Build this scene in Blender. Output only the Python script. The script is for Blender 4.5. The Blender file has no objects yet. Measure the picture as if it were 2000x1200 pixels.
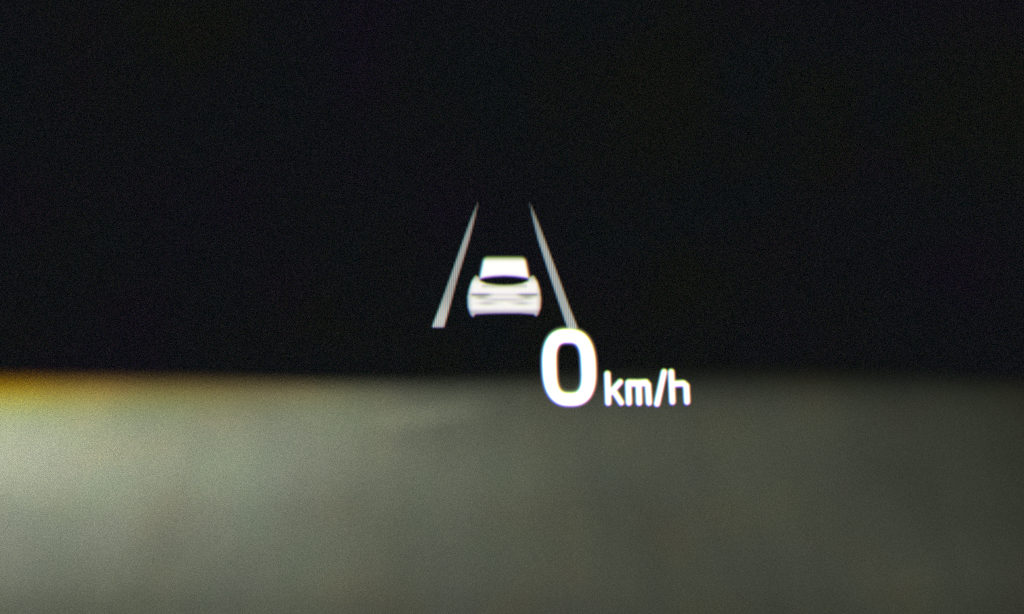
import bpy, math, random
import numpy as np

S = bpy.context.scene
C = S.collection

# ------------------------------------------------------------------ camera
CAM_Z = 1.30                         # driver's eye height
PITCH = math.radians(2.5)
FPX = 1000.0 / math.tan(math.radians(5.0))   # focal length in photo pixels (2000 wide)
HUD_D = 2.2                          # distance of the virtual display image

cd = bpy.data.cameras.new('camera')
cam = bpy.data.objects.new('camera', cd)
C.objects.link(cam)
S.camera = cam
cam.location = (0, 0, CAM_Z)
cam.rotation_euler = (math.pi / 2 + PITCH, 0, 0)
cd.sensor_width = 36.0
cd.lens = 18.0 / math.tan(math.radians(5.0))
cd.clip_start = 0.05
cd.clip_end = 2000
cd.dof.use_dof = True
cd.dof.focus_distance = HUD_D
cd.dof.aperture_fstop = 20

# ------------------------------------------------------------------ night sky
W = bpy.data.worlds.new('World')
S.world = W
W.use_nodes = True
nt = W.node_tree
nt.nodes.clear()


def N(nt, kind, **kw):
    n = nt.nodes.new(kind)
    for k, v in kw.items():
        setattr(n, k, v)
    return n


def M(nt, op, a, b=None, c=None):
    n = nt.nodes.new('ShaderNodeMath')
    n.operation = op
    for i, v in enumerate((a, b, c)):
        if v is None:
            continue
        if isinstance(v, (int, float)):
            n.inputs[i].default_value = v
        else:
            nt.links.new(v, n.inputs[i])
    return n.outputs[0]


def VM(nt, op, a, b=None):
    n = nt.nodes.new('ShaderNodeVectorMath')
    n.operation = op
    for i, v in enumerate((a, b)):
        if v is None:
            continue
        if isinstance(v, (tuple, list)):
            n.inputs[i].default_value = v
        elif isinstance(v, (int, float)):
            n.inputs['Scale'].default_value = v
        else:
            nt.links.new(v, n.inputs[i])
    return n.outputs[0]


def mixc(nt, fac, a, b, mode='MIX'):
    n = nt.nodes.new('ShaderNodeMix')
    n.data_type = 'RGBA'
    n.blend_type = mode
    for sock, v in ((n.inputs[0], fac), (n.inputs[6], a), (n.inputs[7], b)):
        if isinstance(v, (int, float)):
            sock.default_value = v
        elif isinstance(v, tuple):
            sock.default_value = (*v, 1) if len(v) == 3 else v
        else:
            nt.links.new(v, sock)
    return n.outputs[2]


tc = N(nt, 'ShaderNodeTexCoord')
# very dark, mottled in broad soft patches, with fine speckle that renders as grain
n1 = N(nt, 'ShaderNodeTexNoise'); n1.inputs['Scale'].default_value = 22; n1.inputs['Detail'].default_value = 2
nt.links.new(tc.outputs['Generated'], n1.inputs['Vector'])
n2 = N(nt, 'ShaderNodeTexNoise'); n2.inputs['Scale'].default_value = 60; n2.inputs['Detail'].default_value = 2
nt.links.new(VM(nt, 'ADD', tc.outputs['Generated'], (3.1, 0, 7.7)), n2.inputs['Vector'])
r1 = N(nt, 'ShaderNodeMapRange'); r1.inputs[1].default_value = .4; r1.inputs[2].default_value = .6
nt.links.new(n1.outputs['Fac'], r1.inputs[0])
r2 = N(nt, 'ShaderNodeMapRange'); r2.inputs[1].default_value = .35; r2.inputs[2].default_value = .65
nt.links.new(n2.outputs['Fac'], r2.inputs[0])
base = mixc(nt, r1.outputs[0], (.0050, .0053, .0042), (.0050, .0041, .0072))
base = mixc(nt, r2.outputs[0], base, (.0038, .0052, .0058))
sp = N(nt, 'ShaderNodeTexWhiteNoise'); sp.noise_dimensions = '3D'
nt.links.new(VM(nt, 'SCALE', tc.outputs['Generated'], 20000.0), sp.inputs['Vector'])
lum = M(nt, 'MULTIPLY', M(nt, 'POWER', sp.outputs['Value'], 60.0), 61.0)
sepc = N(nt, 'ShaderNodeSeparateColor'); nt.links.new(sp.outputs['Color'], sepc.inputs[0])
comb = N(nt, 'ShaderNodeCombineColor')
for i in range(3):
    ch = M(nt, 'MULTIPLY', M(nt, 'POWER', sepc.outputs[i], 45.0), 46.0)
    nt.links.new(M(nt, 'ADD', M(nt, 'MULTIPLY', lum, .55), M(nt, 'MULTIPLY', ch, .45)), comb.inputs[i])
col = mixc(nt, 1.0, base, comb.outputs[0], 'MULTIPLY')
bg = N(nt, 'ShaderNodeBackground')
nt.links.new(col, bg.inputs['Color'])
bg.inputs['Strength'].default_value = 1.25
out = N(nt, 'ShaderNodeOutputWorld')
nt.links.new(bg.outputs[0], out.inputs[0])

# ------------------------------------------------------------------ render look
vs = S.view_settings
S.display_settings.display_device = 'sRGB'
vs.view_transform = 'Standard'
vs.look = 'None'
vs.exposure = 0
vs.gamma = 1
vs.use_curve_mapping = False
S.cycles.use_denoising = False
S.cycles.use_adaptive_sampling = False
S.cycles.filter_width = 2.2
S.cycles.max_bounces = 3
S.cycles.diffuse_bounces = 0
S.cycles.glossy_bounces = 0
S.cycles.transparent_max_bounces = 16

# ------------------------------------------------------------------ road geometry numbers
CREST_Y = 25.0
SLOPE = math.tan(math.radians(12))
# photo row of the crest line, by photo column
EDGE = [(-1200, 733), (0, 736), (350, 740), (600, 748), (850, 749), (1050, 740), (1220, 727), (1400, 719),
        (1600, 719), (1800, 730), (2000, 745), (3200, 760)]


def ray(px, py):
    u = (px - 1000) / FPX
    v = (600 - py) / FPX
    c, s = math.cos(PITCH), math.sin(PITCH)
    return np.array([u, c - v * s, s + v * c])


def crest_z(x):
    px = 1000 + x / CREST_Y * FPX
    py = float(np.interp(px, [e[0] for e in EDGE], [e[1] for e in EDGE]))
    d = ray(px, py)
    return CAM_Z + d[2] / d[1] * CREST_Y


Z0 = crest_z(0.0)
FOOT_Y = CREST_Y - Z0 / SLOPE


def road_point(px, py):
    d = ray(px, py)
    # CAM_Z + t*dz = SLOPE*(t*dy - FOOT_Y)
    t = (CAM_Z + SLOPE * FOOT_Y) / (SLOPE * d[1] - d[2])
    return np.array([0, 0, CAM_Z]) + t * d


# ------------------------------------------------------------------ the car's two headlights (out of frame, lit)
LAMP_Y, LAMP_Z = 1.9, 0.66
U0, U1 = -0.30, 0.30


def fcurve(nt, val, pts):
    n = nt.nodes.new('ShaderNodeFloatCurve')
    cm = n.mapping
    cm.use_clip = False
    cu = cm.curves[0]
    pts = sorted(pts)
    cu.points[0].location = pts[0]
    cu.points[1].location = pts[-1]
    for p in pts[1:-1]:
        cu.points.new(*p)
    cm.update()
    nt.links.new(val, n.inputs['Value'])
    return n.outputs[0]


def headlight(xl, power):
    ld = bpy.data.lights.new('headlight', 'SPOT')
    ld.energy = power
    ld.spot_size = math.radians(70)
    ld.spot_blend = 0.3
    ld.shadow_soft_size = 0.05
    ld.color = (1, 1, 1)
    ob = bpy.data.objects.new('headlight', ld)
    C.objects.link(ob)
    ob.location = (xl, LAMP_Y, LAMP_Z)
    ob.rotation_euler = (math.pi / 2 + math.radians(3.5), 0, 0)
    ld.use_nodes = True
    nt = ld.node_tree
    nt.nodes.clear()
    g = N(nt, 'ShaderNodeNewGeometry')
    s = N(nt, 'ShaderNodeSeparateXYZ')
    nt.links.new(g.outputs['Incoming'], s.inputs[0])
    u = M(nt, 'DIVIDE', s.outputs[0], s.outputs[1])
    v = M(nt, 'DIVIDE', s.outputs[2], s.outputs[1])

    def ucoord(px):
        p = road_point(px, 950)
        return (p[0] - xl) / (p[1] - LAMP_Y)

    def vcoord(py):
        p = road_point(600, py)
        return (p[2] - LAMP_Z) / (p[1] - LAMP_Y)
    ua, ub = ucoord(-1500), ucoord(3500)
    va, vb = vcoord(1400), vcoord(640)
    un = M(nt, 'DIVIDE', M(nt, 'SUBTRACT', u, ua), ub - ua)
    vn = M(nt, 'DIVIDE', M(nt, 'SUBTRACT', v, va), vb - va)

    def U(pts):
        return fcurve(nt, un, [((ucoord(px) - ua) / (ub - ua), y) for px, y in pts])

    def V(pts):
        return fcurve(nt, vn, [((vcoord(py) - va) / (vb - va), y) for py, y in pts])
    hot = U(HOT_U)
    hotv = V(HOT_V)
    sprd = U(SPREAD_U)
    sprv = V(SPREAD_V)
    inten = M(nt, 'ADD', M(nt, 'MULTIPLY', hot, hotv), M(nt, 'MULTIPLY', sprd, sprv))
    inten = M(nt, 'MAXIMUM', inten, 0.0)
    wgt = U(FRINGE_U)
    cc = N(nt, 'ShaderNodeCombineColor')
    for i in range(3):
        f = V(FRINGE_V[i])
        # 1 + w (f - 1)
        m = M(nt, 'MAXIMUM', M(nt, 'ADD', M(nt, 'MULTIPLY', wgt, M(nt, 'SUBTRACT', f, 1.0)), 1.0), 0.0)
        nt.links.new(M(nt, 'MULTIPLY', M(nt, 'MULTIPLY', m, inten), BEAM[i]), cc.inputs[i])
    e = N(nt, 'ShaderNodeEmission')
    nt.links.new(cc.outputs[0], e.inputs['Color'])
    e.inputs['Strength'].default_value = 1.0
    o = N(nt, 'ShaderNodeOutputLight')
    nt.links.new(e.outputs[0], o.inputs[0])


BEAM = (0.82, 1.0, 0.76)
HOT_U = [(-1500, .16), (-600, .40), (-200, .47), (0, .47), (100, .40), (300, .315), (600, .215), (800, .120), (1000, .062),
         (1250, .028), (1500, .008), (1800, 0), (2300, 0), (3500, 0)]
HOT_V = [(1400, .06), (1250, .12), (1190, .11), (1150, .19), (1100, .27), (1000, .50), (950, .74), (880, .97), (830, 1.0), (790, .96),
         (770, .86), (758, .62), (748, .28), (736, .06), (720, .01), (640, 0)]
SPREAD_U = [(-1500, .05), (0, .065), (600, .070), (1000, .070), (1300, .060), (1500, .060), (1700, .056), (1900, .046),
            (2100, .036), (3500, .01)]
SPREAD_V = [(1400, .60), (1195, .66), (1150, .78), (1100, .84), (1000, .9), (900, .95), (850, 1.0), (810, .97), (780, .80), (750, .46), (725, .16), (700, .04), (640, 0)]
FRINGE_U = [(-1500, 1), (0, 1), (120, .85), (250, .70), (400, .60), (550, .45), (700, .18), (850, 0), (1000, 0), (3500, 0)]
FRINGE_V = [
    [(1400, 1), (900, 1), (850, 1), (810, 1.02), (790, 1.1), (770, 1.35), (755, 1.7), (740, 2.3), (640, 2.0)],
    [(1400, 1), (900, 1), (850, 1.0), (810, 1.0), (785, 1.0), (770, .92), (755, .66), (742, .40), (640, .2)],
    [(1400, 1), (900, 1), (860, .97), (825, .88), (802, .60), (784, .22), (768, .0), (745, 0), (640, 0)],
]
POWER = 324000.0
headlight(-0.68, POWER)
headlight(0.68, POWER)

# ------------------------------------------------------------------ road surface
rm = bpy.data.materials.new('worn_asphalt')
rm.use_nodes = True
nt = rm.node_tree
bs = nt.nodes['Principled BSDF']
g = N(nt, 'ShaderNodeNewGeometry')
pos = g.outputs['Position']
# broad blotches: repairs, dust and damp
def noise(scale3, detail, off, lo, hi):
    n = N(nt, 'ShaderNodeTexNoise')
    n.inputs['Scale'].default_value = 1.0
    n.inputs['Detail'].default_value = detail
    nt.links.new(VM(nt, 'ADD', VM(nt, 'MULTIPLY', pos, scale3), off), n.inputs['Vector'])
    r = N(nt, 'ShaderNodeMapRange')
    r.inputs[1].default_value = lo
    r.inputs[2].default_value = hi
    nt.links.new(n.outputs['Fac'], r.inputs[0])
    return r.outputs[0]


b1 = noise((2.6, .62, 0), 2, (4, 1, 0), .35, .65)
b2 = noise((3.4, .8, 0), 2, (14, 7, 0), .35, .65)
b3 = noise((1.5, .3, 0), 1, (41, 17, 0), .35, .65)
c0 = mixc(nt, b1, (.146, .150, .149), (.166, .157, .134))
c0 = mixc(nt, M(nt, 'MULTIPLY', b2, .8), c0, (.138, .156, .142))
b4 = noise((9.0, .16, 0), 2, (4, 71, 0), .3, .7)
c0 = mixc(nt, 1.0, c0, mixc(nt, b4, (.95, .95, .955), (1.05, 1.05, 1.045)), 'MULTIPLY')
c0 = mixc(nt, 1.0, c0, mixc(nt, b3, (.88, .88, .91), (1.08, 1.08, 1.06)), 'MULTIPLY')
# paler slanting smear near the crest
sx = N(nt, 'ShaderNodeSeparateXYZ'); nt.links.new(pos, sx.inputs[0])
pa, pb = road_point(735, 818), road_point(925, 797)
mx, my = (pa[0] + pb[0]) / 2, (pa[1] + pb[1]) / 2
hx = (pb[0] - pa[0]) / 2
k = (pb[1] - pa[1]) / (pb[0] - pa[0])
dx = M(nt, 'SUBTRACT', sx.outputs[0], float(mx))
dy = M(nt, 'SUBTRACT', M(nt, 'SUBTRACT', sx.outputs[1], float(my)), M(nt, 'MULTIPLY', dx, float(k)))
qq = M(nt, 'ADD', M(nt, 'POWER', M(nt, 'ABSOLUTE', M(nt, 'DIVIDE', dx, float(hx * 1.05))), 4.0),
       M(nt, 'POWER', M(nt, 'ABSOLUTE', M(nt, 'DIVIDE', dy, .13)), 2.0))
sm = M(nt, 'EXPONENT', M(nt, 'MULTIPLY', qq, -1.0))
c0 = mixc(nt, M(nt, 'MULTIPLY', sm, .9), c0, (.25, .26, .22))
# aggregate: pale and dark stone chips in the binder, 2 mm cells
wn = N(nt, 'ShaderNodeTexWhiteNoise')
nt.links.new(VM(nt, 'FLOOR', VM(nt, 'SCALE', pos, 500.0)), wn.inputs['Vector'])
chip = M(nt, 'ADD', M(nt, 'MULTIPLY', M(nt, 'POWER', wn.outputs['Value'], 5.0), 3.4), .43)
sc_ = N(nt, 'ShaderNodeSeparateColor'); nt.links.new(wn.outputs['Color'], sc_.inputs[0])
cb = N(nt, 'ShaderNodeCombineColor')
for i in range(3):
    nt.links.new(M(nt, 'MULTIPLY', chip, M(nt, 'ADD', M(nt, 'MULTIPLY', sc_.outputs[i], .8), .6)), cb.inputs[i])
c1 = mixc(nt, 1.0, c0, cb.outputs[0], 'MULTIPLY')
nt.links.new(c1, bs.inputs['Base Color'])
bs.inputs['Roughness'].default_value = .95
bs.inputs['Specular IOR Level'].default_value = .1

xs = [-30, -20, -12, -8, -6, -4.5] + list(np.arange(-3.6, 3.61, .1)) + [4.5, 6, 8, 12, 20, 30]
rows = [('flat', -6), ('flat', 0), ('flat', 6), ('flat', FOOT_Y - 1.2), ('f1', FOOT_Y - .4), ('f2', FOOT_Y + .4)]
verts, faces = [], []
ys = [-6, 0, 6, FOOT_Y - 1.0] + list(np.arange(FOOT_Y - .8, FOOT_Y + .81, .2)) + \
     list(np.arange(FOOT_Y + 1.2, CREST_Y - .2, .4)) + [CREST_Y - .1, CREST_Y, CREST_Y + .15, CREST_Y + .5, CREST_Y + 1.5,
                                                        CREST_Y + 4, CREST_Y + 10, CREST_Y + 30, CREST_Y + 80]
for y in ys:
    for x in xs:
        zc = crest_z(x)
        t = (y - FOOT_Y) / (CREST_Y - FOOT_Y)
        if y < FOOT_Y - .9:
            z = 0
        elif y < FOOT_Y + .9:
            q = (y - FOOT_Y + .9) / 1.8
            z = q * q * .9 * zc / (CREST_Y - FOOT_Y)
        elif y <= CREST_Y:
            z = Z0 * t + (zc - Z0) * t ** 6
        else:
            z = zc - .03 * min(y - CREST_Y, 4) - .002 * max(0, y - CREST_Y - 4)
        verts.append((x, y, z))
nx = len(xs)
for j in range(len(ys) - 1):
    for i in range(nx - 1):
        a = j * nx + i
        faces.append((a, a + 1, a + nx + 1, a + nx))
me = bpy.data.meshes.new('road')
me.from_pydata(verts, [], faces)
for p in me.polygons:
    p.use_smooth = True
me.materials.append(rm)
road = bpy.data.objects.new('road', me)
C.objects.link(road)
road['kind'] = 'structure'

# ------------------------------------------------------------------ head-up display
hm = bpy.data.materials.new('display_light')
hm.use_nodes = True
nt = hm.node_tree
nt.nodes.clear()
at = N(nt, 'ShaderNodeAttribute'); at.attribute_name = 'light'
em = N(nt, 'ShaderNodeEmission')
nt.links.new(at.outputs['Color'], em.inputs['Color'])
em.inputs['Strength'].default_value = 1.0
tr = N(nt, 'ShaderNodeBsdfTransparent')
ad = N(nt, 'ShaderNodeAddShader')
nt.links.new(em.outputs[0], ad.inputs[0]); nt.links.new(tr.outputs[0], ad.inputs[1])
mo = N(nt, 'ShaderNodeOutputMaterial')
nt.links.new(ad.outputs[0], mo.inputs[0])
hm.cycles.emission_sampling = 'NONE'

BX, BY = 1010.0, 800.0               # foot of the display image, photo pixels
c_, s_ = math.cos(PITCH), math.sin(PITCH)


def hud_local(px, py, dz=0.0):
    """photo pixel -> point on the display plane, in the display empty's frame (x right, y away, z up)"""
    D = HUD_D
    return ((px - BX) / FPX * D, dz, (BY - py) / FPX * D)


hud = bpy.data.objects.new('head_up_display', None)
C.objects.link(hud)
d0 = np.array([(BX - 1000) / FPX, 1, (600 - BY) / FPX]) * HUD_D
hud.location = (d0[0], d0[1] * c_ - d0[2] * s_, CAM_Z + d0[1] * s_ + d0[2] * c_)
hud.rotation_euler = (PITCH, 0, 0)
hud.empty_display_size = .02
hud['label'] = 'glowing white head-up display of lane lines, car symbol and 0 km/h'
hud['category'] = 'head-up display'

SS = 4                                # samples per photo pixel


def blur(a, sx, sy):
    def k1(s):
        r = int(3 * s) + 1
        x = np.arange(-r, r + 1)
        w = np.exp(-x * x / (2 * s * s))
        return w / w.sum()
    kx, ky = k1(sx), k1(sy)
    a = np.apply_along_axis(lambda m: np.convolve(m, kx, 'same'), 1, a)
    return np.apply_along_axis(lambda m: np.convolve(m, ky, 'same'), 0, a)


def shift(a, dx, dy):
    return np.roll(np.roll(a, int(round(dx * SS)), 1), int(round(dy * SS)), 0)


def emit_part(name, box, func, parent, depth, gain, tint=(1, 1, 1), soft=1.3, fringe=1.0, stripe=.25, period=3.0,
              thresh=.05, label=None, seed=0):
    """func(X, Y) -> brightness 0..1 of the symbol at photo pixels; becomes a sheet of glowing cells, with blur, fringes and glow painted into their colours"""
    x0, y0, x1, y1 = box
    pad = 14
    x0 -= pad; y0 -= pad; x1 += pad; y1 += pad
    w, h = int(x1 - x0), int(y1 - y0)
    gx = x0 + (np.arange(w * SS) + .5) / SS
    gy = y0 + (np.arange(h * SS) + .5) / SS
    X, Y = np.meshgrid(gx, gy)
    A = np.clip(func(X, Y), 0, None).astype(float)
    offs = [(1.2, -1.2), (-.3, -2.0), (-1.25, .2)]
    ch = []
    for i, (dx, dy) in enumerate(offs):
        B = blur(shift(A, dx * fringe, dy * fringe), soft * SS, soft * SS)
        # a faint wide skirt of glow, painted into the cell colours round each symbol
        B = .90 * B + .10 * blur(shift(A, dx, dy - 2), 5 * SS, 5 * SS)
        B = B * gain * tint[i]
        # columns of the display panel
        st = 1 - stripe * (.5 + .5 * np.cos(2 * math.pi * (X - x0 + .35 * i) / period))
        ch.append(B * st)
    P = np.stack([c.reshape(h, SS, w, SS).mean(axis=(1, 3)) for c in ch], -1)
    rng = np.random.RandomState(seed + 5)
    P *= 1 + rng.normal(0, .03, P.shape[:2])[..., None]
    keep = P.max(-1) > thresh
    idx = {}
    V_, F_, K_ = [], [], []

    def vid(i, j):
        q = (i, j)
        if q not in idx:
            idx[q] = len(V_)
            V_.append(hud_local(x0 + i, y0 + j, depth))
        return idx[q]
    for j, i in zip(*np.nonzero(keep)):
        F_.append((vid(i, j + 1), vid(i + 1, j + 1), vid(i + 1, j), vid(i, j)))
        K_.append(P[j, i])
    m = bpy.data.meshes.new(name)
    m.from_pydata(V_, [], F_)
    at = m.attributes.new('light', 'FLOAT_COLOR', 'CORNER')
    cols = np.ones((len(F_) * 4, 4), np.float32)
    cols[:, :3] = np.repeat(np.array(K_, np.float32), 4, axis=0)
    at.data.foreach_set('color', cols.ravel())
    m.materials.append(hm)
    o = bpy.data.objects.new(name, m)
    C.objects.link(o)
    o.parent = parent
    if label:
        o['label'] = label
    return o


def seg(X, Y, pts, w):
    """1 inside a round-ended stroke through pts"""
    best = np.full(X.shape, 1e9)
    for (ax, ay), (bx, by) in zip(pts, pts[1:]):
        ux, uy = bx - ax, by - ay
        t = np.clip(((X - ax) * ux + (Y - ay) * uy) / (ux * ux + uy * uy), 0, 1)
        best = np.minimum(best, np.hypot(X - ax - t * ux, Y - ay - t * uy))
    return (best < w / 2).astype(float)


def poly(X, Y, pts):
    inside = np.zeros(X.shape, bool)
    n = len(pts)
    for i in range(n):
        x1, y1 = pts[i]
        x2, y2 = pts[(i + 1) % n]
        if y1 == y2:
            continue
        cond = ((y1 > Y) != (y2 > Y)) & (X < (x2 - x1) * (Y - y1) / (y2 - y1) + x1)
        inside ^= cond
    return inside.astype(float)


def smooth(x, a, b):
    t = np.clip((x - a) / (b - a), 0, 1)
    return t * t * (3 - 2 * t)


# lane lines -----------------------------------------------------------
def lane_left(X, Y):
    l = np.interp(Y, [385, 400, 470, 547, 600, 641], [932.5, 930, 905, 878, 859, 843.5])
    r = np.interp(Y, [385, 400, 470, 547, 600, 641], [934, 934, 915.5, 892, 877.5, 866])
    a = ((X > l) & (X < r) & (Y < 640) & (Y > 380)).astype(float)
    return a * (.02 + .43 * smooth(Y, 385, 435) + .22 * smooth(Y, 400, 480) + .33 * smooth(Y, 570, 630))


def lane_right(X, Y):
    l = np.interp(Y, [385, 400, 470, 547, 600, 641], [1030.5, 1034, 1052, 1077, 1095, 1109])
    r = np.interp(Y, [385, 400, 470, 547, 600, 641], [1032, 1037.5, 1064, 1092.5, 1111.5, 1128])
    a = ((X > l) & (X < r) & (Y < 643) & (Y > 380)).astype(float)
    return a * (.02 + .48 * smooth(Y, 385, 435) + .30 * smooth(Y, 400, 500) + .05 * smooth(Y, 570, 630))


emit_part('lane_line', (830, 375, 945, 645), lane_left, hud, .006, 1.0, (1.0, 1.03, .97), soft=1.2, stripe=.95, period=4.1,
          fringe=.55, thresh=.045, label='left lane line leaning right, with a free lower end')
emit_part('lane_line', (1022, 375, 1140, 646), lane_right, hud, .006, .92, (.95, 1.03, 1.0), soft=1.2, stripe=.95,
          period=4.1, fringe=.55, thresh=.045, label='right lane line running down into the top of the zero', seed=1)

# car symbol -----------------------------------------------------------
car = bpy.data.objects.new('car_symbol', None)
C.objects.link(car)
car.parent = hud
car.location = hud_local(985, 618, .003)
car.empty_display_size = .01


def roof(X, Y):
    a = poly(X, Y, [(944, 512), (946, 507), (951, 504.5), (1019, 504.5), (1024, 507), (1026.5, 512), (1033, 545), (1024, 543), (1005, 540.5), (985, 539.5),
                    (965, 540.5), (946, 543), (937, 546)])
    return a * (1.0 - .75 * (1 - smooth(Y, 502, 514)))


def body(X, Y):
    a = poly(X, Y, [(929, 540), (935, 543), (938, 551), (950, 556), (970, 558.5), (985, 559), (1002, 558.5), (1020, 556),
                    (1032, 551), (1034, 543), (1042, 540), (1049, 552), (1054, 568), (1056, 585), (1055, 603),
                    (1051, 615), (1047, 619), (1043, 614.5), (1015, 612.5), (985, 612.5), (955, 613), (928, 614.5), (924, 620),
                    (919, 615), (914.5, 600), (914, 580), (917, 566), (922, 551)])
    v = np.full(X.shape, 1.0)
    v *= 1 - .6 * (1 - smooth(Y, 536, 558))                              # dim shoulders
    v *= 1 - .40 * np.exp(-((Y - 560) / 3.0) ** 2) * (np.abs(X - 985) < 44)   # boot edge
    dark = np.exp(-((Y - 577) / 2.3) ** 2)
    side = np.clip(smooth(np.abs(X - 985), 18, 36), 0, 1) * (np.abs(X - 985) < 64)
    v *= 1 - dark * (.25 + .65 * side)
    v *= 1 - .55 * np.exp(-((Y - 582) / 3.6) ** 2 - ((np.abs(X - 985) - 45) / 13) ** 2)     # tail lamps
    v *= 1 - .38 * np.exp(-((Y - 587) / 3.0) ** 2 - (np.abs(X - 985) / 38) ** 4)            # number plate recess
    v *= 1 - .45 * np.exp(-((Y - 594) / 3.0) ** 2 - ((np.abs(X - 985) - 34) / 18) ** 2)     # bumper line
    v *= 1 - .42 * smooth(Y, 603, 611)                                     # bumper underside
    v *= 1 - .30 * smooth(np.abs(X - 985), 60, 70)
    return a * v


def emit_in(parent_off, name, *a, **k):
    o = emit_part(name, *a, **k)
    o.location = [-q for q in parent_off]
    return o


coff = car.location.copy()
emit_in(coff, 'roof', (935, 500, 1036, 548), roof, car, .003, 1.25, (1.01, 1.0, .99), soft=1.4, stripe=.4, thresh=.025, seed=2)
emit_in(coff, 'body', (912, 532, 1060, 624), body, car, .001, 1.22, (1.02, 1.0, .96), soft=1.2, stripe=.5, thresh=.06,
        fringe=.8, seed=3)


# speed digit ----------------------------------------------------------
def zero(X, Y):
    sh = .035 * (Y - 719)
    o = (np.abs((X - 1111.5 - sh) / 51.6) ** 2.55 + np.abs((Y - 719.3) / 74.6) ** 2.55) < 1
    i = (np.abs((X - 1111 - sh) / 25.0) ** 3.2 + np.abs((Y - 720) / 49.6) ** 3.4) < 1
    return (o & ~i).astype(float)


emit_part('speed_digit', (1054, 640, 1170, 798), zero, hud, 0, 1.9, (1.0, .99, .99), soft=1.7, stripe=.2, thresh=.03,
          seed=4)

# unit lettering -------------------------------------------------------
unit = bpy.data.objects.new('unit_lettering', None)
C.objects.link(unit)
unit.parent = hud
unit.location = hud_local(1264, 793, 0)
unit.empty_display_size = .01
uoff = unit.location.copy()


def L_k(X, Y):
    return np.maximum.reduce([seg(X, Y, [(1186.3, 732), (1188, 788)], 10.7), seg(X, Y, [(1193, 768), (1211.5, 747.5)], 10),
                              seg(X, Y, [(1199, 765), (1213.5, 788)], 10)])


def L_m(X, Y):
    return np.maximum.reduce([seg(X, Y, [(1227, 749.5), (1228.3, 788)], 10.7),
                              seg(X, Y, [(1228, 749.5), (1246, 750), (1261, 749)], 12.5),
                              seg(X, Y, [(1247.3, 752), (1248.3, 788)], 10.7),
                              seg(X, Y, [(1261, 749), (1265.5, 753), (1267.5, 788)], 10.7)])


def L_s(X, Y):
    return seg(X, Y, [(1296.8, 728), (1283, 790)], 10.5)


def L_h(X, Y):
    return np.maximum.reduce([seg(X, Y, [(1310.5, 728), (1313, 786)], 10.7), seg(X, Y, [(1313, 751.5), (1334, 750)], 10.7),
                              seg(X, Y, [(1334, 750), (1340, 755), (1341.5, 786)], 10.7)])


for q, (bx, fn, lab) in enumerate([((1178, 722, 1222, 796), L_k, 'letter k'), ((1220, 740, 1275, 796), L_m, 'letter m'),
                                   ((1275, 720, 1304, 798), L_s, 'slash leaning right'),
                                   ((1303, 720, 1350, 796), L_h, 'letter h')]):
    emit_in(uoff, 'letter', bx, fn, unit, -.001 * q, 1.5, (.98, .98, 1.02), soft=1.2, stripe=.2, fringe=.85, thresh=.08,
            label=lab, seed=6 + q)
